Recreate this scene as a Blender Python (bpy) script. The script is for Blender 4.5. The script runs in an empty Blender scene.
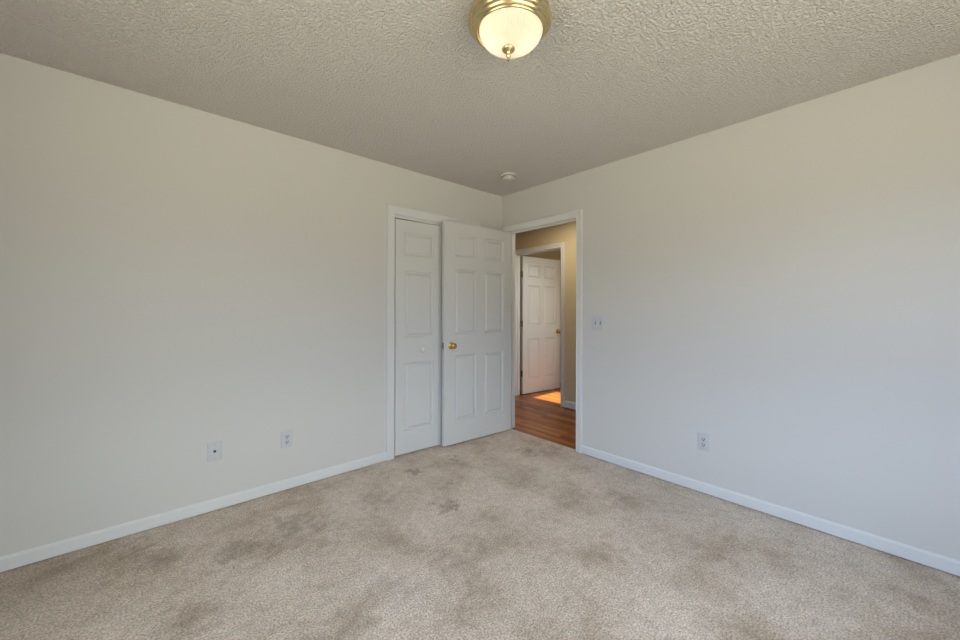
import bpy, bmesh, math
from mathutils import Vector, Matrix, Euler

# ------------------------------------------------------------------ camera, light, exposure
S = bpy.context.scene
C = bpy.context.collection

def make_camera():
    f, sy, yaw, cx, cy, cz, pitch, roll = 377.505, 311.125, 0.83988, -2.84278, -2.82404, 1.23705, -0.00198, 0.00206
    F = Vector((math.cos(yaw)*math.cos(pitch), math.sin(yaw)*math.cos(pitch), math.sin(pitch)))
    R = Vector((math.sin(yaw), -math.cos(yaw), 0)); U = R.cross(F)
    R2 = math.cos(roll)*R + math.sin(roll)*U; U2 = -math.sin(roll)*R + math.cos(roll)*U
    cam = bpy.data.cameras.new('camera'); o = bpy.data.objects.new('camera', cam); C.objects.link(o)
    cam.sensor_width = 36.0; cam.sensor_fit = 'HORIZONTAL'; cam.lens = f/960*36
    cam.shift_y = -(320-sy)/960; cam.clip_start = 0.02
    m = Matrix.Identity(4)
    for i in range(3):
        m[i][0] = R2[i]; m[i][1] = U2[i]; m[i][2] = -F[i]
    m[0][3], m[1][3], m[2][3] = cx, cy, cz
    o.matrix_world = m
    S.camera = o
make_camera()

S.view_settings.view_transform = 'Standard'
S.view_settings.look = 'None'
S.view_settings.gamma = 1.0
S.view_settings.use_curve_mapping = False
S.view_settings.exposure = -0.04
S.cycles.use_denoising = True
S.cycles.max_bounces = 10
S.cycles.diffuse_bounces = 8
S.cycles.sample_clamp_indirect = 6.0

SKY_COL = (5.0, 6.8, 10.3)     # open blue sky on the side window's side
HAZE_COL = (6.1, 6.8, 7.5)    # hazy sky on the sun's side, behind the rear window
GROUND_COL = (5.4, 5.0, 3.9)  # sunlit ground outside
HORIZON_K = 0.25                    # added darker band along the horizon, dims daylight at mid-wall height
LAMP_COL = (1.0, 0.92, 0.78)
BULB_K, SHADE_EMIT = 7.6, 0.17
SUN = 15.0
W = bpy.data.worlds.new('sky'); S.world = W; W.use_nodes = True
_t = W.node_tree; _t.nodes.clear()
_tc = _t.nodes.new('ShaderNodeTexCoord'); _sp = _t.nodes.new('ShaderNodeSeparateXYZ'); _az = _t.nodes.new('ShaderNodeMapRange')
_sk = _t.nodes.new('ShaderNodeMix'); _gs = _t.nodes.new('ShaderNodeMix'); _up = _t.nodes.new('ShaderNodeMapRange'); _cr = _t.nodes.new('ShaderNodeValToRGB')
_ml = _t.nodes.new('ShaderNodeMix'); _bg = _t.nodes.new('ShaderNodeBackground'); _wo = _t.nodes.new('ShaderNodeOutputWorld')
_sk.data_type = _gs.data_type = _ml.data_type = 'RGBA'; _ml.blend_type = 'MULTIPLY'; _ml.inputs[0].default_value = 1.0
_az.inputs['From Min'].default_value = -0.85; _az.inputs['From Max'].default_value = -0.50
_up.inputs['From Min'].default_value = -0.5; _up.inputs['From Max'].default_value = 0.5
_sk.inputs[6].default_value = (*SKY_COL, 1); _sk.inputs[7].default_value = (*HAZE_COL, 1); _gs.inputs[6].default_value = (*GROUND_COL, 1)
_e = _cr.color_ramp.elements; _e.new(0.5); _e.new(0.5)
for _x, (_p, _v) in zip(_e, ((0.38, 1.0), (0.47, HORIZON_K), (0.60, HORIZON_K), (0.69, 1.0))):
    _x.position = _p; _x.color = (_v, _v, _v, 1)
_st = _t.nodes.new('ShaderNodeMath'); _st.operation = 'GREATER_THAN'; _st.inputs[1].default_value = 0.03
for _o, _i in ((_tc.outputs['Generated'], _sp.inputs[0]), (_sp.outputs['X'], _az.inputs['Value']), (_az.outputs[0], _sk.inputs[0]), (_sp.outputs['Z'], _st.inputs[0]),
               (_st.outputs[0], _gs.inputs[0]), (_sk.outputs[2], _gs.inputs[7]), (_sp.outputs['Z'], _up.inputs['Value']), (_up.outputs[0], _cr.inputs[0]),
               (_gs.outputs[2], _ml.inputs[6]), (_cr.outputs[0], _ml.inputs[7]), (_ml.outputs[2], _bg.inputs[0]), (_bg.outputs[0], _wo.inputs[0])):
    _t.links.new(_o, _i)

def area(name, loc, direction, sx, sy, power, col):
    l = bpy.data.lights.new(name, 'AREA'); l.shape = 'RECTANGLE'; l.size = sx; l.size_y = sy
    l.energy = power; l.color = col
    o = bpy.data.objects.new(name, l); C.objects.link(o)
    o.location = loc; o.rotation_euler = Vector(direction).to_track_quat('-Z', 'Y').to_euler()
    return o
# daylight in the two windows behind the photographer, a lit hall, and the sun in the room across the hall
def portal(name, loc, direction, sx, sy):
    o = area(name, loc, direction, sx, sy, 1, (1, 1, 1)); o.data.cycles.is_portal = True
portal('side_window_portal', (-3.625, -2.05, 1.45), (1, 0, 0), 1.40, 1.50)
portal('rear_window_portal', (-2.10, -3.705, 1.45), (0, 1, 0), 2.40, 1.50)
area('hall_lamp_light', (0.62, -0.20, 2.38), (0, 0, -1), 0.30, 0.30, 9, (1.0, 0.86, 0.62))
portal('far_window_portal', (1.59, -0.26, 1.49), (0, 1, 0), 0.56, 1.54)
def sun():
    l = bpy.data.lights.new('sun', 'SUN'); l.energy = SUN; l.color = (1.0, 0.92, 0.82); l.angle = math.radians(0.6)
    o = bpy.data.objects.new('sun', l); C.objects.link(o)
    E = math.radians(65)
    o.rotation_euler = Vector((0, math.cos(E), -math.sin(E))).to_track_quat('-Z', 'Y').to_euler()
sun()

# ------------------------------------------------------------------ materials
def new_mat(name, col=(0.8, 0.8, 0.8), rough=0.5, metal=0.0, spec=0.5):
    m = bpy.data.materials.new(name); m.use_nodes = True
    b = m.node_tree.nodes['Principled BSDF']
    b.inputs['Base Color'].default_value = (*col, 1); b.inputs['Roughness'].default_value = rough
    b.inputs['Metallic'].default_value = metal; b.inputs['Specular IOR Level'].default_value = spec
    return m, m.node_tree, b

def node(nt, typ, **kw):
    n = nt.nodes.new(typ)
    for k, v in kw.items():
        if k in n.inputs: n.inputs[k].default_value = v
        else: setattr(n, k, v)
    return n

def coords(nt, scale=(1, 1, 1), rot=(0, 0, 0)):
    t = node(nt, 'ShaderNodeTexCoord'); mp = node(nt, 'ShaderNodeMapping')
    mp.inputs['Scale'].default_value = scale; mp.inputs['Rotation'].default_value = rot
    nt.links.new(t.outputs['Object'], mp.inputs['Vector'])
    return mp.outputs['Vector']

def noise(nt, vec, scale, detail=2.0, rough=0.5, dist=0.0):
    n = node(nt, 'ShaderNodeTexNoise', Scale=scale, Detail=detail, Roughness=rough, Distortion=dist)
    nt.links.new(vec, n.inputs['Vector']); return n.outputs['Fac']

def ramp(nt, fac, stops):
    r = node(nt, 'ShaderNodeValToRGB'); e = r.color_ramp.elements
    while len(e) < len(stops): e.new(0.5)
    for x, (p, c) in zip(e, stops):
        x.position = p; x.color = (*c, 1)
    nt.links.new(fac, r.inputs['Fac']); return r.outputs['Color']

def mix(nt, fac, a, b, mode='MIX'):
    n = node(nt, 'ShaderNodeMix', data_type='RGBA', blend_type=mode)
    for s, v in ((0, fac), (6, a), (7, b)):
        if isinstance(v, (int, float)): n.inputs[s].default_value = v
        elif isinstance(v, tuple): n.inputs[s].default_value = (*v, 1)
        else: nt.links.new(v, n.inputs[s])
    return n.outputs[2]

def bump(nt, b, h, strength, dist):
    n = node(nt, 'ShaderNodeBump', Strength=strength, Distance=dist)
    nt.links.new(h, n.inputs['Height']); nt.links.new(n.outputs['Normal'], b.inputs['Normal'])

def painted(name, col, rough=0.6, scale=160, strength=0.08, dist=0.001, spec=0.3):
    m, nt, b = new_mat(name, col, rough, 0, spec)
    v = coords(nt)
    c = mix(nt, noise(nt, v, 1.3, 3), tuple(x*0.985 for x in col), tuple(min(1, x*1.01) for x in col))
    nt.links.new(c, b.inputs['Base Color'])
    bump(nt, b, noise(nt, v, scale, 2), strength, dist)
    return m

WALL = painted('wall_paint', (0.60, 0.59, 0.575), 0.65, 140, 0.15, 0.0015)
HALLWALL = painted('hall_wall_paint', (0.58, 0.49, 0.325), 0.65, 140, 0.12, 0.0015)
TRIM = painted('white_trim_paint', (0.68, 0.69, 0.70), 0.4, 60, 0.03, 0.0005, 0.4)
DOORP = painted('white_door_paint', (0.63, 0.635, 0.635), 0.42, 90, 0.05, 0.0005, 0.4)

def ceiling_mat():
    m, nt, b = new_mat('textured_ceiling_paint', (0.74, 0.705, 0.675), 0.85, 0, 0.2)
    v = coords(nt)
    h1 = noise(nt, v, 84, 2.5, 0.55, 0.4)
    h = ramp(nt, h1, [(0.36, (0, 0, 0)), (0.62, (1, 1, 1))])
    bump(nt, b, h, 1.0, 0.0095)
    return m
CEIL = ceiling_mat()

def carpet_mat():
    m, nt, b = new_mat('beige_carpet', (0.5, 0.42, 0.34), 0.95, 0, 0.05)
    b.inputs['Sheen Weight'].default_value = 0.15
    v = coords(nt)
    light, mid, dark = (0.62, 0.535, 0.465), (0.54, 0.455, 0.38), (0.41, 0.325, 0.25)
    big = noise(nt, v, 2.6, 5, 0.62, 0.15)
    col = ramp(nt, big, [(0.34, dark), (0.47, mid), (0.62, light)])
    midn = noise(nt, v, 22, 4, 0.65)
    col = mix(nt, 1.0, col, ramp(nt, midn, [(0.30, (0.84, 0.82, 0.80)), (0.5, (1.0, 1.0, 1.0)), (0.70, (1.12, 1.12, 1.12))]), 'MULTIPLY')
    # worn, stained blotches where people walked
    t = node(nt, 'ShaderNodeTexCoord')
    wob = node(nt, 'ShaderNodeTexNoise', Scale=16.0, Detail=5.0)
    nt.links.new(t.outputs['Object'], wob.inputs['Vector'])
    sub = node(nt, 'ShaderNodeVectorMath', operation='SUBTRACT'); sub.inputs[1].default_value = (0.5, 0.5, 0.5)
    nt.links.new(wob.outputs['Color'], sub.inputs[0])
    sca = node(nt, 'ShaderNodeVectorMath', operation='SCALE'); sca.inputs['Scale'].default_value = 0.38
    nt.links.new(sub.outputs[0], sca.inputs[0])
    add = node(nt, 'ShaderNodeVectorMath', operation='ADD')
    nt.links.new(t.outputs['Object'], add.inputs[0]); nt.links.new(sca.outputs[0], add.inputs[1])
    spots = [(-1.28, -0.33, .07, .8), (-0.89, -0.33, .06, .55), (-1.39, -0.90, .08, .8), (-0.31, -0.66, .09, .6), (-0.09, -0.74, .08, .6),
             (-2.47, -0.56, .11, .55), (-2.36, -0.62, .08, .45), (-2.19, -0.50, .13, .6), (-2.77, -0.38, .10, .5), (-2.85, -0.15, .07, .55), (-2.73, -0.95, .10, .5),
             (-1.70, -0.52, .12, .35), (-1.69, -1.40, .12, .3), (-2.02, -1.32, .12, .3), (-0.75, -1.40, .16, .3), (-0.79, -0.97, .16, .25), (-3.25, -0.25, .25, .3)]
    acc = None
    for x, y, r, s in spots:
        d = node(nt, 'ShaderNodeVectorMath', operation='DISTANCE'); d.inputs[1].default_value = (x, y, 0)
        nt.links.new(add.outputs[0], d.inputs[0])
        mr = node(nt, 'ShaderNodeMapRange', interpolation_type='SMOOTHSTEP')
        mr.inputs['From Min'].default_value = r*1.5; mr.inputs['From Max'].default_value = r*0.1
        mr.inputs['To Min'].default_value = 0; mr.inputs['To Max'].default_value = s
        nt.links.new(d.outputs['Value'], mr.inputs['Value'])
        if acc is None: acc = mr.outputs[0]
        else:
            mx = node(nt, 'ShaderNodeMath', operation='MAXIMUM')
            nt.links.new(acc, mx.inputs[0]); nt.links.new(mr.outputs[0], mx.inputs[1]); acc = mx.outputs[0]
    col = mix(nt, acc, col, (0.22, 0.165, 0.115))
    fine = noise(nt, v, 122, 3.0, 0.75)
    sp = ramp(nt, fine, [(0.30, (0.40, 0.37, 0.34)), (0.48, (0.96, 0.95, 0.94)), (0.70, (1.60, 1.57, 1.53))])
    col = mix(nt, 1.0, col, sp, 'MULTIPLY')
    nt.links.new(col, b.inputs['Base Color'])
    bump(nt, b, noise(nt, v, 130, 3, 0.7), 0.8, 0.008)
    return m
CARPET = carpet_mat()

def wood_mat():
    m, nt, b = new_mat('glossy_red_oak_planks', (0.4, 0.14, 0.035), 0.22, 0, 0.3)
    v = coords(nt, (1, 1, 1), (0, 0, math.radians(90)))
    br = node(nt, 'ShaderNodeTexBrick', Scale=1.0)
    br.inputs['Brick Width'].default_value = 0.9; br.inputs['Row Height'].default_value = 0.057
    br.inputs['Mortar Size'].default_value = 0.0011; br.inputs['Color1'].default_value = (0.25, 0.25, 0.25, 1)
    br.inputs['Color2'].default_value = (0.8, 0.8, 0.8, 1); br.inputs['Mortar'].default_value = (0, 0, 0, 1)
    br.offset_frequency = 2; br.offset = 0.37
    nt.links.new(v, br.inputs['Vector'])
    g = coords(nt, (26, 1.6, 1))
    gr = noise(nt, g, 3.0, 4, 0.6, 0.6)
    f = mix(nt, 0.45, br.outputs['Color'], gr)
    col = ramp(nt, f, [(0.24, (0.10, 0.026, 0.004)), (0.46, (0.30, 0.090, 0.014)), (0.68, (0.50, 0.18, 0.038))])
    nt.links.new(col, b.inputs['Base Color'])
    return m
WOOD = wood_mat()

def brushed(name, col, rough):
    m, nt, b = new_mat(name, col, rough, 1.0)
    v = coords(nt)
    c = mix(nt, noise(nt, v, 40, 3), tuple(x*0.8 for x in col), tuple(min(1, x*1.1) for x in col))
    nt.links.new(c, b.inputs['Base Color'])
    return m
BRASS = brushed('polished_brass', (0.62, 0.40, 0.13), 0.22)
PANBRASS = brushed('antique_brass', (0.74, 0.60, 0.33), 0.24)
DARKBRASS = brushed('dark_aged_brass', (0.34, 0.26, 0.13), 0.40)
STEEL = brushed('dull_steel', (0.45, 0.45, 0.44), 0.35)
PLATE = painted('white_plastic', (0.54, 0.555, 0.58), 0.35, 80, 0.01, 0.0003, 0.5)
DETECT = painted('off_white_plastic', (0.60, 0.57, 0.53), 0.45, 80, 0.01, 0.0003, 0.4)
SLOT = painted('dark_socket_opening', (0.035, 0.035, 0.04), 0.7, 80, 0.01, 0.0003, 0.2)
KNOBW = painted('white_glazed_knob', (0.74, 0.76, 0.77), 0.25, 60, 0.01, 0.0003, 0.6)
DARKWOOD = painted('dark_bronze_hook', (0.05, 0.035, 0.025), 0.5, 60, 0.01, 0.0003, 0.3)

def shade_mat():
    m = bpy.data.materials.new('ribbed_frosted_glass'); m.use_nodes = True
    nt = m.node_tree; nt.nodes.clear()
    out = node(nt, 'ShaderNodeOutputMaterial')
    tr = node(nt, 'ShaderNodeBsdfTranslucent'); tr.inputs['Color'].default_value = (0.93, 0.90, 0.80, 1)
    gl = node(nt, 'ShaderNodeBsdfGlossy', Roughness=0.15)
    em = node(nt, 'ShaderNodeEmission', Strength=SHADE_EMIT); em.inputs['Color'].default_value = (*LAMP_COL, 1)
    # radial ribs pressed into the glass
    t = node(nt, 'ShaderNodeTexCoord'); sx = node(nt, 'ShaderNodeSeparateXYZ'); nt.links.new(t.outputs['Object'], sx.inputs[0])
    at = node(nt, 'ShaderNodeMath', operation='ARCTAN2'); nt.links.new(sx.outputs['Y'], at.inputs[0]); nt.links.new(sx.outputs['X'], at.inputs[1])
    mu = node(nt, 'ShaderNodeMath', operation='MULTIPLY'); mu.inputs[1].default_value = 84; nt.links.new(at.outputs[0], mu.inputs[0])
    sn = node(nt, 'ShaderNodeMath', operation='SINE'); nt.links.new(mu.outputs[0], sn.inputs[0])
    bp = node(nt, 'ShaderNodeBump', Strength=0.55, Distance=0.002); nt.links.new(sn.outputs[0], bp.inputs['Height'])
    for b in (tr, gl): nt.links.new(bp.outputs['Normal'], b.inputs['Normal'])
    fr = node(nt, 'ShaderNodeFresnel', IOR=1.45); ms = node(nt, 'ShaderNodeMixShader')
    nt.links.new(fr.outputs[0], ms.inputs[0]); nt.links.new(tr.outputs[0], ms.inputs[1]); nt.links.new(gl.outputs[0], ms.inputs[2])
    ad = node(nt, 'ShaderNodeAddShader'); nt.links.new(ms.outputs[0], ad.inputs[0]); nt.links.new(em.outputs[0], ad.inputs[1])
    nt.links.new(ad.outputs[0], out.inputs['Surface'])
    return m
SHADE = shade_mat()
def emit_mat(name, col, s):
    m, nt, b = new_mat(name, col, 0.4)
    b.inputs['Emission Color'].default_value = (*col, 1); b.inputs['Emission Strength'].default_value = s
    return m
BULB = emit_mat('glowing_bulb', LAMP_COL, BULB_K)
def glass_mat():
    m = bpy.data.materials.new('window_glass'); m.use_nodes = True
    nt = m.node_tree; nt.nodes.clear()
    tr = node(nt, 'ShaderNodeBsdfTransparent'); gl = node(nt, 'ShaderNodeBsdfGlossy', Roughness=0.02)
    tr.inputs['Color'].default_value = (0.95, 0.97, 0.96, 1)
    ms = node(nt, 'ShaderNodeMixShader'); ms.inputs[0].default_value = 0.06
    out = node(nt, 'ShaderNodeOutputMaterial')
    nt.links.new(tr.outputs[0], ms.inputs[1]); nt.links.new(gl.outputs[0], ms.inputs[2]); nt.links.new(ms.outputs[0], out.inputs[0])
    return m
GLASS = glass_mat()

# ------------------------------------------------------------------ mesh helpers
def box(bm, x0, x1, y0, y1, z0, z1, bevel=0.0, seg=2):
    vs = [bm.verts.new(p) for p in ((x0,y0,z0),(x1,y0,z0),(x1,y1,z0),(x0,y1,z0),(x0,y0,z1),(x1,y0,z1),(x1,y1,z1),(x0,y1,z1))]
    fs = [bm.faces.new([vs[i] for i in f]) for f in ((0,3,2,1),(4,5,6,7),(0,1,5,4),(1,2,6,5),(2,3,7,6),(3,0,4,7))]
    if bevel:
        es = list({e for f in fs for e in f.edges})
        bmesh.ops.bevel(bm, geom=es, offset=bevel, segments=seg, affect='EDGES', profile=0.5)

def lathe(bm, prof, mat=None, seg=40):
    """prof: (radius, height) pairs turned about local Z; mat maps to place"""
    rings = []
    for r, z in prof:
        if r < 1e-6: rings.append([bm.verts.new((0, 0, z))])
        else: rings.append([bm.verts.new((r*math.cos(2*math.pi*k/seg), r*math.sin(2*math.pi*k/seg), z)) for k in range(seg)])
    for a, b in zip(rings, rings[1:]):
        for k in range(seg):
            l = (k+1) % seg
            if len(a) == 1 and len(b) == 1: continue
            if len(a) == 1: bm.faces.new((a[0], b[l], b[k]))
            elif len(b) == 1: bm.faces.new((a[k], a[l], b[0]))
            else: bm.faces.new((a[k], a[l], b[l], b[k]))
    if mat is not None:
        bmesh.ops.transform(bm, matrix=mat, verts=[v for r in rings for v in r])

def obj(name, bm, mat, parent=None, smooth=None, kind=None, label=None, cat=None, group=None):
    bmesh.ops.recalc_face_normals(bm, faces=bm.faces)
    me = bpy.data.meshes.new(name); bm.to_mesh(me); bm.free()
    me.materials.append(mat)
    if smooth:
        for p in me.polygons: p.use_smooth = True
        me.set_sharp_from_angle(angle=math.radians(smooth))
    o = bpy.data.objects.new(name, me); C.objects.link(o)
    if parent: o.parent = parent
    tag(o, label, cat, group, kind)
    return o

def tag(o, label=None, cat=None, group=None, kind=None):
    for k, v in (('label', label), ('category', cat), ('group', group), ('kind', kind)):
        if v: o[k] = v

def empty(name, loc, rotz, label, cat, group=None, kind=None):
    o = bpy.data.objects.new(name, None); C.objects.link(o); o.empty_display_size = 0.05
    o.location = loc; o.rotation_euler = (0, 0, rotz)
    tag(o, label, cat, group, kind)
    return o

def struct(name, boxes, mat, label, cat, bevel=0.0):
    bm = bmesh.new()
    for b in boxes: box(bm, *b, bevel=bevel)
    return obj(name, bm, mat, kind='structure', label=label, cat=cat)

# ------------------------------------------------------------------ room shell
H, T, TF = 2.44, 0.098, 0.115
XB, YB = -3.62, -3.70          # the two walls behind the photographer
# left wall is the plane y=0, right wall the plane x=0, their corner at the origin
CX0, CX1, CZ = -1.268, -0.392, 2.034      # closet opening (finished)
DY0, DY1, DZ = -0.918, -0.098, 2.050      # doorway opening (finished)
J = 0.018
struct('floor', [(XB, 0.0, YB, 0.0, -0.05, 0.0), (0.0, 0.035, DY0-J, DY1+J, -0.05, 0.0), (CX0, CX1, 0.0, 0.70, -0.05, 0.0)], CARPET,
       'beige cut-pile carpet with brown stains and worn patches', 'carpet floor')
struct('ceiling', [(XB-T, T, YB-T, 0.72, H, H+0.06)], CEIL, 'off-white ceiling with a bumpy knockdown texture', 'ceiling')
struct('wall_left', [(XB-T, CX0-J, 0, T, 0, H), (CX1+J, 0, 0, T, 0, H), (CX0-J, CX1+J, 0, T, CZ+J, H)], WALL,
       'blank off-white wall left of the white closet door', 'wall')
struct('wall_right', [(0, T, YB-T, DY0-J, 0, H), (0, T, DY1+J, 1.70, 0, H), (0, T, DY0-J, DY1+J, DZ+J, H)], WALL,
       'blank off-white wall right of the doorway to the hall', 'wall')
WY0, WY1, WX0, WX1, WZ0, WZ1 = -2.75, -1.35, -3.30, -0.90, 0.70, 2.20
struct('wall_side', [(XB-T, XB, YB-T, WY0, 0, H), (XB-T, XB, WY1, 0, 0, H), (XB-T, XB, WY0, WY1, 0, WZ0), (XB-T, XB, WY0, WY1, WZ1, H)], WALL,
       'off-white window wall opposite the right wall, behind the photographer', 'wall')
struct('wall_rear', [(XB, WX0, YB-T, YB, 0, H), (WX1, 0, YB-T, YB, 0, H), (WX0, WX1, YB-T, YB, 0, WZ0), (WX0, WX1, YB-T, YB, WZ1, H)], WALL,
       'off-white window wall opposite the closet, behind the photographer', 'wall')
struct('wall_closet', [(CX0-0.20, CX0-0.12, T, 0.70, 0, H), (-0.09, 0, T, 0.70, 0, H), (CX0-0.20, 0, 0.70, 0.76, 0, H)], WALL,
       'inside walls of the closet behind the folding door', 'wall')

def window(name, along, a0, a1, plane, out, label):
    """a double-hung window in an opening; along is 'x' or 'y'"""
    e = empty(name, ((a0+a1)/2, plane, WZ0) if along == 'x' else (plane, (a0+a1)/2, WZ0), 0 if along == 'x' else math.pi/2, label, 'window', kind='structure')
    w = a1-a0; h = WZ1-WZ0; d = 0.115*out      # depth towards outside along local y
    lo, hi = sorted((d*0.35, d*0.65))
    bm = bmesh.new()
    for b in ((-w/2, -w/2+0.05, lo, hi, 0, h), (w/2-0.05, w/2, lo, hi, 0, h), (-w/2+0.05, w/2-0.05, lo, hi, 0, 0.05), (-w/2+0.05, w/2-0.05, lo, hi, h-0.05, h),
              (-w/2+0.05, w/2-0.05, lo, hi, h/2-0.02, h/2+0.02)):
        box(bm, *b, bevel=0.003)
    obj('window_frame', bm, TRIM, e)
    bm = bmesh.new(); m = (lo+hi)/2; box(bm, -w/2+0.05, w/2-0.05, m-0.002, m+0.002, 0.05, h-0.05); obj('window_glass', bm, GLASS, e)
    bm = bmesh.new(); s0, s1 = sorted((-0.04*out, lo if out > 0 else hi)); box(bm, -w/2-0.06, w/2+0.06, *sorted((-0.04*out, 0)), -0.02, 0.0, bevel=0.002); obj('window_sill', bm, TRIM, e)
window('window_1', 'y', WY0, WY1, XB, 1, 'white double-hung window in the wall facing the right wall')
window('window_2', 'x', WX0, WX1, YB, -1, 'white double-hung window in the wall facing the closet')

# baseboards: profile swept along a straight run
BH, BT = 0.073, 0.0125
def baseboard(name, p0, p1, nrm, label, mat=None, bh=BH):
    prof = [(0, 0.006), (BT, 0.006), (BT, bh-0.011), (BT-0.010, bh-0.001), (0, bh)]
    bm = bmesh.new(); a, b = Vector((*p0, 0)), Vector((*p1, 0)); n = Vector((*nrm, 0))
    A = [bm.verts.new(a+n*d+Vector((0, 0, z))) for d, z in prof]; B = [bm.verts.new(b+n*d+Vector((0, 0, z))) for d, z in prof]
    for i in range(len(prof)):
        j = (i+1) % len(prof); bm.faces.new((A[i], A[j], B[j], B[i]))
    bm.faces.new(A); bm.faces.new(B[::-1])
    return obj(name, bm, mat or TRIM, kind='structure', label=label, cat='baseboard')
CW = 0.060       # casing width
baseboard('baseboard_left', (XB, 0), (CX0-0.005-CW-0.008, 0), (0, -1), 'white baseboard along the foot of the left wall')
baseboard('baseboard_right', (0, YB), (0, DY0-0.005-CW+0.003), (-1, 0), 'white baseboard along the foot of the right wall')
baseboard('baseboard_side', (XB, YB), (XB, 0), (1, 0), 'white baseboard below the side window behind the photographer')
baseboard('baseboard_rear', (XB, YB), (0, YB), (0, 1), 'white baseboard below the rear window behind the photographer')

# casings: colonial profile swept up, across and down with mitred corners
CPROF = [(0.0, 0.0), (0.0, 0.007), (0.003, 0.010), (0.008, 0.011), (0.011, 0.0095), (0.034, 0.012), (0.042, 0.0155), (0.046, 0.0165), (0.048, 0.0145), (0.050, 0.0165), (0.057, 0.017), (0.060, 0.015), (0.060, 0.0)]
def casing(name, a0, a1, top, to3d, label, width=CW, mat=None):
    """a0<a1 along the wall, to3d(a, out_of_wall, z)"""
    k = width/0.060
    bm = bmesh.new(); rows = []
    for w, t in CPROF:
        w *= k
        rows.append([bm.verts.new(to3d(*q)) for q in ((a0-w, t, 0), (a0-w, t, top+w), (a1+w, t, top+w), (a1+w, t, 0))])
    n = len(rows)
    for i in range(n):
        j = (i+1) % n
        for s in range(3): bm.faces.new((rows[i][s], rows[i][s+1], rows[j][s+1], rows[j][s]))
    bm.faces.new([r[0] for r in rows]); bm.faces.new([r[3] for r in rows])
    return obj(name, bm, mat or TRIM, smooth=25, kind='structure', label=label, cat='door trim')
casing('trim_1', CX0-0.005, CX1+0.005, CZ+0.005, lambda a, t, z: (a, -t, z), 'white moulded casing around the closet opening', 0.070)
casing('trim_2', DY0-0.004, DY1+0.004, DZ+0.003, lambda a, t, z: (-t, a, z), 'white moulded casing around the doorway to the hall')
casing('trim_3', DY0-0.004, DY1+0.004, DZ+0.003, lambda a, t, z: (T+t, a, z), 'hall-side white casing around the bedroom doorway')
struct('trim_4', [(0.0, T, DY0-J, DY0, 0, DZ+J), (0.0, T, DY1, DY1+J, 0, DZ+J), (0.0, T, DY0, DY1, DZ, DZ+J),
                  (0.040, 0.052, DY0, DY0+0.010, 0, DZ), (0.040, 0.052, DY1-0.010, DY1, 0, DZ), (0.040, 0.052, DY0+0.010, DY1-0.010, DZ-0.010, DZ)], TRIM,
       'white jamb boards and door stop lining the bedroom doorway', 'door jamb')
struct('trim_5', [(CX0-J, CX0, 0, T, 0, CZ+J), (CX1, CX1+J, 0, T, 0, CZ+J), (CX0, CX1, 0, T, CZ, CZ+J)], TRIM,
       'white jamb boards lining the closet opening', 'door jamb')
bm = bmesh.new(); box(bm, CX0+0.004, CX1-0.004, 0.012, 0.040, CZ-0.017, CZ, bevel=0.001)
obj('trim_6', bm, TRIM, kind='structure', label='white metal track above the folding closet door', cat='door track')
# strike plate on the free-side jamb
bm = bmesh.new(); box(bm, 0.0005, 0.036, DY0-0.0005, DY0+0.0022, 0.895, 0.955, bevel=0.0006)
obj('strike_plate', bm, DARKBRASS, label='small dark brass strike plate on the right doorway jamb', cat='strike plate')

# ------------------------------------------------------------------ hall and the room across it
HX = 1.20                       # hall wall facing the bedroom
OY0, OY1 = 0.118, 0.928         # opening into the far room
struct('floor_hall', [(0.035, 1.315, -3.0, 1.70, -0.06, -0.006), (1.315, 3.72, -0.375, 1.70, -0.06, -0.006)], WOOD, 'glossy orange-brown hardwood floor of narrow planks in the hall', 'hardwood floor')
struct('ceiling_hall', [(T, 1.315, -3.0, 1.70, H, H+0.06), (1.315, 3.72, -0.375, 1.70, H, H+0.06)], CEIL, 'ceiling over the hall and the room across it', 'ceiling')
struct('wall_hall', [(HX, HX+TF, -3.0, OY0-J, -0.006, H), (HX, HX+TF, OY1+J, 1.70, -0.006, H), (HX, HX+TF, OY0-J, OY1+J, DZ+J, H)], HALLWALL,
       'tan hall wall around the second doorway', 'wall')
struct('wall_hall_end', [(T, 3.72, 1.70, 1.80, -0.006, H)], HALLWALL, 'tan end wall of the hall and the far room', 'wall')
struct('wall_hall_start', [(T, 1.315, -3.1, -3.0, -0.006, H)], HALLWALL, 'tan wall closing the near end of the hall', 'wall')
FY = -0.26                      # sunny window wall of the far room, out of sight to the right
struct('wall_far_window', [(1.87, 3.60, FY-TF, FY, -0.006, H), (HX+TF, 1.87, FY-TF, FY, -0.006, 0.72), (HX+TF, 1.87, FY-TF, FY, 2.26, H)], HALLWALL,
       'tan wall with a sunny window in the room across the hall', 'wall')
struct('wall_far_room', [(3.60, 3.72, -0.375, 1.70, -0.006, H)], HALLWALL, 'tan back wall of the room across the hall', 'wall')
struct('wall_far_side', [(HX+TF, 3.60, 1.10, 1.18, -0.006, H)], HALLWALL, 'tan wall added behind the open door across the hall to darken its hinge gap', 'wall')  # added close behind the door so the pocket at the hinges stays dark
struct('wall_sky_block', [(HX+TF, 3.72, -2.40, -2.28, -0.006, 2.35)], WALL, 'added unseen outside wall that blocks sky light from the far room window', 'wall')  # unseen blocker, added to cut cool sky light while the sun clears it
baseboard('baseboard_hall', (HX, -3.0), (HX, OY0-0.005-CW), (-1, 0), 'white baseboard at the foot of the tan hall wall', bh=0.085)
casing('trim_7', OY0-0.004, OY1+0.004, DZ+0.003, lambda a, t, z: (HX-t, a, z), 'white casing around the second doorway on the tan hall wall')
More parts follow.
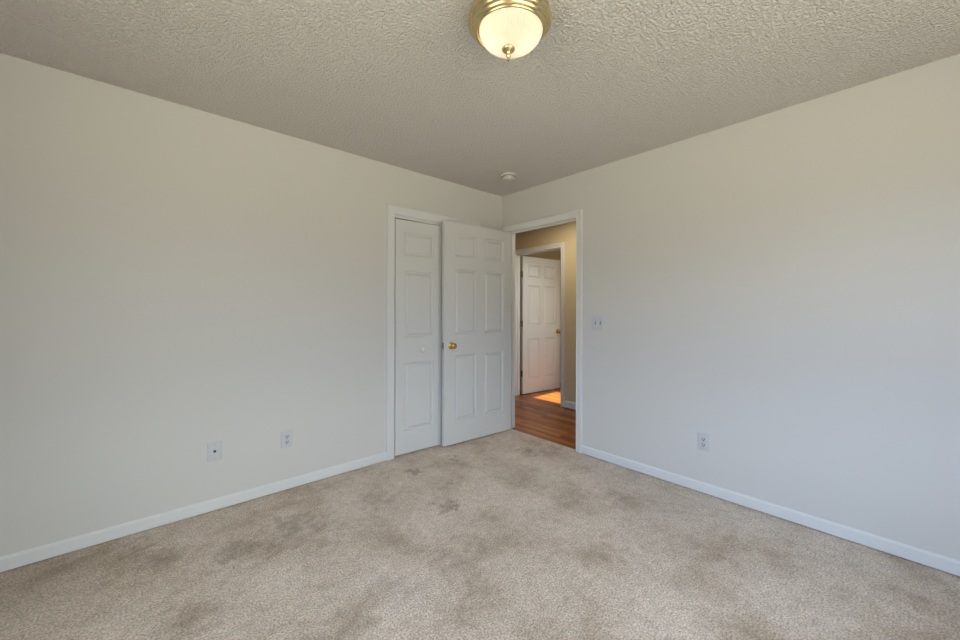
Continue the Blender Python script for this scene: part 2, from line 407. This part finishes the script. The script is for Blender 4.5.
struct('trim_8', [(HX, HX+TF, OY0-J, OY0, -0.006, DZ+J), (HX, HX+TF, OY1, OY1+J, -0.006, DZ+J), (HX, HX+TF, OY0, OY1, DZ, DZ+J),
                  (HX+0.062, HX+0.074, OY1-0.010, OY1, -0.006, DZ), (HX+0.062, HX+0.074, OY0, OY0+0.010, -0.006, DZ), (HX+0.062, HX+0.074, OY0, OY1, DZ-0.010, DZ)], TRIM,
       'white jamb boards lining the second doorway across the hall', 'door jamb')

# ------------------------------------------------------------------ doors
RINGS = [(0.0, 0.0), (0.0012, 0.0045), (0.009, 0.0155), (0.014, 0.0165), (0.019, 0.0155), (0.032, 0.0035), (0.035, 0.0025)]
def panel_slab(w, z0, z1, thick, cols, rows):
    """moulded door slab: x 0..w, y -thick..0, raised panels on both faces"""
    bm = bmesh.new()
    us = sorted({0.0, w, *[c for p in cols for c in p]}); zs = sorted({z0, z1, *[r for p in rows for r in p]})
    for face, sgn in ((0.0, -1), (-thick, 1)):
        cache = {}
        def V(u, z, d=0.0):
            k = (round(u, 5), round(z, 5), round(d, 5))
            if k not in cache: cache[k] = bm.verts.new((u, face+sgn*d, z))
            return cache[k]
        for u0, u1 in zip(us, us[1:]):
            for a, b in zip(zs, zs[1:]):
                if (u0, u1) in cols and (a, b) in rows:
                    prev = None
                    for ins, d in RINGS:
                        q = [V(u0+ins, a+ins, d), V(u1-ins, a+ins, d), V(u1-ins, b-ins, d), V(u0+ins, b-ins, d)]
                        if prev:
                            for i in range(4): bm.faces.new((prev[i], prev[(i+1) % 4], q[(i+1) % 4], q[i]))
                        prev = q
                    bm.faces.new(prev)
                else:
                    bm.faces.new((V(u0, a), V(u1, a), V(u1, b), V(u0, b)))
    for (xa, xb, za, zb) in ((0, 0, z0, z1), (w, w, z0, z1)):
        bm.faces.new([bm.verts.new(p) for p in ((xa, 0, za), (xa, 0, zb), (xa, -thick, zb), (xa, -thick, za))])
    for z in (z0, z1):
        bm.faces.new([bm.verts.new(p) for p in ((0, 0, z), (w, 0, z), (w, -thick, z), (0, -thick, z))])
    bmesh.ops.remove_doubles(bm, verts=bm.verts, dist=1e-5)
    return bm

def knob_parts(parent, x, z, yface, sgn, mat, proj=0.062):
    """round door knob on a rosette, axis along local y"""
    m = Matrix.Translation((x, yface, z)) @ Matrix.Rotation(math.radians(-90*sgn), 4, 'X')
    k = proj/0.062
    bm = bmesh.new()
    lathe(bm, [(0, 0), (0.032, 0), (0.033, 0.002), (0.031, 0.005), (0.022, 0.008), (0.014, 0.010), (0.0115, 0.013), (0.011, 0.024*k)], m)
    ros = obj('rosette', bm, mat, parent, smooth=50)
    bm = bmesh.new()
    lathe(bm, [(0.011, 0.022*k), (0.014, 0.026*k), (0.022, 0.031*k), (0.0268, 0.039*k), (0.0275, 0.046*k), (0.0255, 0.053*k), (0.020, 0.058*k), (0.012, 0.061*k), (0.006, 0.0605*k), (0.005, 0.0595*k), (0, 0.0595*k)], m)
    return obj('knob', bm, mat, parent, smooth=50, label='round brass door knob')

def hinges(parent, x, y, zs, leafdir):
    for z in zs:
        bm = bmesh.new()
        lathe(bm, [(0, -0.046), (0.003, -0.046), (0.0065, -0.044), (0.0065, 0.044), (0.003, 0.046), (0, 0.046)], Matrix.Translation((x, y, z)), 14)
        box(bm, min(x, x+0.0325*leafdir[0]) if leafdir[0] else x-0.0012, max(x, x+0.0325*leafdir[0]) if leafdir[0] else x+0.0012,
            min(y, y+0.0325*leafdir[1]) if leafdir[1] else y-0.0012, max(y, y+0.0325*leafdir[1]) if leafdir[1] else y+0.0012, z-0.044, z+0.044)
        obj('hinge', bm, DARKBRASS, parent, smooth=40)

COLS6 = [(0.105, 0.348), (0.448, 0.695)]; ROWS6 = [(0.208, 0.813), (1.005, 1.605), (1.720, 1.923)]
# bedroom door: hinged at the corner side of the doorway, swung back against the closet
d1 = empty('door_1', (-0.008, -0.141, 0.012), math.radians(180-4.0), 'white six-panel bedroom door swung open in front of the closet', 'door', kind='structure')
# local x runs from hinge to free edge; local +y faces the photographer
obj('door_slab', panel_slab(0.813, 0, 2.030, 0.035, COLS6, ROWS6), DOORP, d1)
knob_parts(d1, 0.735, 0.903, 0.0, 1, BRASS)
knob_parts(d1, 0.735, 0.903, -0.035, -1, BRASS, 0.050)
bm = bmesh.new(); box(bm, 0.8125, 0.8140, -0.030, -0.005, 0.874, 0.932, bevel=0.0005); lp = obj('latch_plate', bm, DARKBRASS, d1)
bm = bmesh.new(); box(bm, 0.8135, 0.8240, -0.026, -0.010, 0.894, 0.912, bevel=0.002); obj('latch_bolt', bm, DARKBRASS, lp)
hinges(d1, -0.004, -0.041, (0.25, 1.02, 1.80), (0, 1))

# folding closet door: two three-panel leaves in the closet opening
d2 = empty('door_2', (CX0+0.010, 0.034, 0.014), 0, 'white folding closet door with a small white knob', 'closet door', kind='structure')
LW = 0.428; FOLD = math.radians(3.2)
def leaf_at(x, y, rot, cols, name='door_leaf'):
    l = obj(name, panel_slab(LW, 0, 1.990, 0.030, cols, [(0.188, 0.772), (0.990, 1.556), (1.690, 1.890)]), DOORP, d2)
    l.location = (x, y, 0); l.rotation_euler = (0, 0, rot); return l
l1 = leaf_at(0, 0, -FOLD, [(0.082, 0.374)])
l2 = leaf_at(LW*math.cos(FOLD)+0.003, -LW*math.sin(FOLD), FOLD, [(0.054, 0.346)])
bm = bmesh.new()
lathe(bm, [(0, 0), (0.010, 0), (0.010, 0.004), (0.0075, 0.009), (0.010, 0.013), (0.018, 0.018), (0.0215, 0.025), (0.0205, 0.031), (0.014, 0.036), (0, 0.037)],
      Matrix.Translation((0.250, -0.030, 0.880)) @ Matrix.Rotation(math.radians(90), 4, 'X'))
obj('knob', bm, KNOBW, l1, smooth=50, label='small round white knob')

# door of the room across the hall, standing open
d3 = empty('door_3', (HX+TF+0.022, OY1-0.006, 0.006), math.radians(-5.7), 'white six-panel door standing open across the hall, tinted by sunlight', 'door', kind='structure')
obj('door_slab', panel_slab(0.800, 0, 2.030, 0.035, [(0.103, 0.342), (0.444, 0.690)], ROWS6), DOORP, d3)
knob_parts(d3, 0.735, 0.903, -0.035, -1, BRASS)
knob_parts(d3, 0.735, 0.903, 0.0, 1, BRASS)
for z in (0.30, 1.035, 1.765):
    bm = bmesh.new()
    lathe(bm, [(0, -0.046), (0.004, -0.046), (0.0075, -0.043), (0.0075, 0.043), (0.004, 0.046), (0, 0.046)], Matrix.Translation((-0.014, -0.008, z)), 14)
    box(bm, -0.0020, 0.0, -0.032, -0.002, z-0.044, z+0.044)
    obj('hinge', bm, DARKBRASS, d3, smooth=40)

# ------------------------------------------------------------------ ceiling light
def ceiling_light():
    e = empty('ceiling_light', (-1.748, -1.777, H), 0, 'brass flush-mount ceiling light with a lit ribbed glass bowl', 'ceiling light')
    bm = bmesh.new()
    lathe(bm, [(0, 0), (0.150, 0), (0.153, -0.010), (0.159, -0.030), (0.1645, -0.046), (0.166, -0.053), (0.165, -0.060), (0.161, -0.064), (0.157, -0.066), (0.155, -0.072), (0.151, -0.076), (0.146, -0.078),
               (0.144, -0.084), (0.140, -0.088), (0.135, -0.090), (0.133, -0.094), (0.129, -0.095), (0.126, -0.090), (0.124, -0.060), (0.120, -0.012), (0, -0.012)], None, 72)
    obj('pan', bm, PANBRASS, e, smooth=35)
    bm = bmesh.new()
    prof = []
    R0, D = 0.127, 0.072
    for i in range(19):
        a = i/18*math.pi/2
        prof.append((R0*math.cos(a)**0.9 if i < 18 else 0.0, -0.086-D*math.sin(a)))
    prof[-1] = (0.004, prof[-1][1])
    inner = [(max(0.003, r-0.0035), z+0.0035*(0.2+0.8*i/18)) for i, (r, z) in enumerate(prof)]
    lathe(bm, prof + inner[::-1], None, 96)
    sh = obj('glass_shade', bm, SHADE, e, smooth=60); sh.location = (0.004, -0.003, 0)
    bm = bmesh.new()
    zb = -0.086-D
    lathe(bm, [(0, zb+0.004), (0.0, zb+0.002), (0.024, zb+0.003), (0.026, zb), (0.0255, zb-0.004), (0.021, zb-0.009), (0.014, zb-0.013), (0.009, zb-0.017), (0.007, zb-0.022), (0.0095, zb-0.026), (0.0095, zb-0.030),
               (0.006, zb-0.034), (0.0045, zb-0.038), (0.0065, zb-0.042), (0.0045, zb-0.047), (0, zb-0.048)], None, 28)
    fn = obj('finial', bm, PANBRASS, e, smooth=50); fn.location = (-0.004, 0.003, 0)
    for sx in (-1, 1):
        bm = bmesh.new()
        m = Matrix.Translation((0.050*sx*0.74, -0.050*sx*0.67, -0.066))
        lathe(bm, [(0, 0.030), (0.012, 0.028), (0.014, 0.010), (0.022, -0.004), (0.029, -0.020), (0.028, -0.034), (0.018, -0.046), (0, -0.050)], m, 20)
        obj('bulb', bm, BULB, e, smooth=60)
ceiling_light()

# ------------------------------------------------------------------ smoke detector
e = empty('smoke_detector', (-0.421, -0.498, H), 0, 'round white smoke detector on the ceiling near the room corner', 'smoke detector')
bm = bmesh.new(); lathe(bm, [(0, 0), (0.066, 0), (0.068, -0.004), (0.068, -0.012), (0.065, -0.016), (0.050, -0.017), (0, -0.017)], None, 48); obj('base', bm, DETECT, e, smooth=40)
bm = bmesh.new(); lathe(bm, [(0, -0.016), (0.042, -0.016), (0.042, -0.024), (0.053, -0.024), (0.055, -0.027), (0.054, -0.038), (0.047, -0.044), (0.036, -0.046), (0.034, -0.045), (0.030, -0.045), (0.028, -0.047), (0, -0.048)], None, 48)
obj('cover', bm, DETECT, e, smooth=40)
bm = bmesh.new(); lathe(bm, [(0, -0.046), (0.012, -0.046), (0.012, -0.050), (0.010, -0.052), (0, -0.052)], Matrix.Translation((-0.018, -0.020, 0)), 20); obj('test_button', bm, DETECT, e, smooth=40)

# ------------------------------------------------------------------ wall plates (local x right, z up, -y out of the wall)
def plate(e, w, h):
    bm = bmesh.new(); box(bm, -w/2, w/2, -0.0065, 0.0, -h/2, h/2)
    top = [ed for ed in bm.edges if all(v.co.y < -0.003 for v in ed.verts)]
    ver = [ed for ed in bm.edges if abs(ed.verts[0].co.y-ed.verts[1].co.y) > 0.003]
    bmesh.ops.bevel(bm, geom=top+ver, offset=0.0035, segments=3, affect='EDGES', profile=0.6)
    return obj('cover_plate', bm, PLATE, e, smooth=40)
def screw(e, x, z):
    bm = bmesh.new(); lathe(bm, [(0, 0), (0.0034, 0), (0.0034, 0.0008), (0.0022, 0.0016), (0, 0.0018)], Matrix.Translation((x, -0.0064, z)) @ Matrix.Rotation(math.radians(90), 4, 'X'), 14)
    s = obj('screw', bm, STEEL, e, smooth=40)
def duplex(name, loc, rot, label):
    e = empty(name, loc, rot, label, 'power outlet', 'duplex power outlets low on the walls')
    plate(e, 0.072, 0.116); screw(e, 0, 0)
    for s in (-1, 1):
        zc = 0.0195*s
        bm = bmesh.new(); box(bm, -0.0165, 0.0165, -0.0085, -0.006, zc-0.0145, zc+0.0145, bevel=0.0)
        ver = [ed for ed in bm.edges if abs(ed.verts[0].co.y-ed.verts[1].co.y) > 0.002]
        bmesh.ops.bevel(bm, geom=ver, offset=0.007, segments=4, affect='EDGES', profile=0.5)
        r = obj('receptacle', bm, PLATE, e, smooth=40)
        bm = bmesh.new()
        box(bm, -0.0086, -0.0044, -0.0089, -0.0080, zc-0.003, zc+0.0080); box(bm, 0.0044, 0.0086, -0.0089, -0.0080, zc-0.003, zc+0.0070)
        lathe(bm, [(0, 0), (0.0038, 0), (0.0038, 0.0009), (0, 0.0009)], Matrix.Translation((0, -0.0080, zc-0.0085)) @ Matrix.Rotation(math.radians(90), 4, 'X'), 14)
        obj('slot', bm, SLOT, r)
duplex('power_outlet', (-2.098, 0, 0.349), 0, 'white duplex power outlet on the left wall beside the cable jack plate')
duplex('power_outlet', (0, -1.933, 0.348), math.radians(-90), 'white duplex power outlet low on the right wall')

e = empty('cable_jack', (-2.507, 0, 0.365), 0, 'white wall plate with one dark round cable jack, low on the left wall', 'cable jack')
plate(e, 0.072, 0.116); screw(e, 0, 0.042); screw(e, 0, -0.042)
m = Matrix.Translation((0, -0.0062, 0.001)) @ Matrix.Rotation(math.radians(90), 4, 'X')
bm = bmesh.new(); lathe(bm, [(0, 0), (0.0075, 0), (0.0075, 0.003), (0.0055, 0.003), (0.0055, 0.010), (0.004, 0.010), (0.004, 0.004), (0, 0.004)], m, 20)
obj('socket', bm, SLOT, e, smooth=40)

e = empty('light_switch', (0, -1.133, 1.134), math.radians(-90), 'white double toggle light switch on the right wall beside the doorway', 'light switch')
plate(e, 0.117, 0.116)
for x in (-0.023, 0.023):
    bm = bmesh.new(); box(bm, x-0.0052, x+0.0052, -0.0070, -0.0060, -0.0125, 0.0125); fr = obj('switch_slot', bm, SLOT, e)
    bm = bmesh.new(); box(bm, x-0.0040, x+0.0040, -0.0175, -0.0060, -0.0045, 0.0065, bevel=0.0012)
    bmesh.ops.rotate(bm, verts=bm.verts, cent=(x, -0.006, 0), matrix=Matrix.Rotation(math.radians(-24), 3, 'X')); obj('toggle', bm, PLATE, e, smooth=40)
    for z in (-0.030, 0.030): screw(e, x, z)
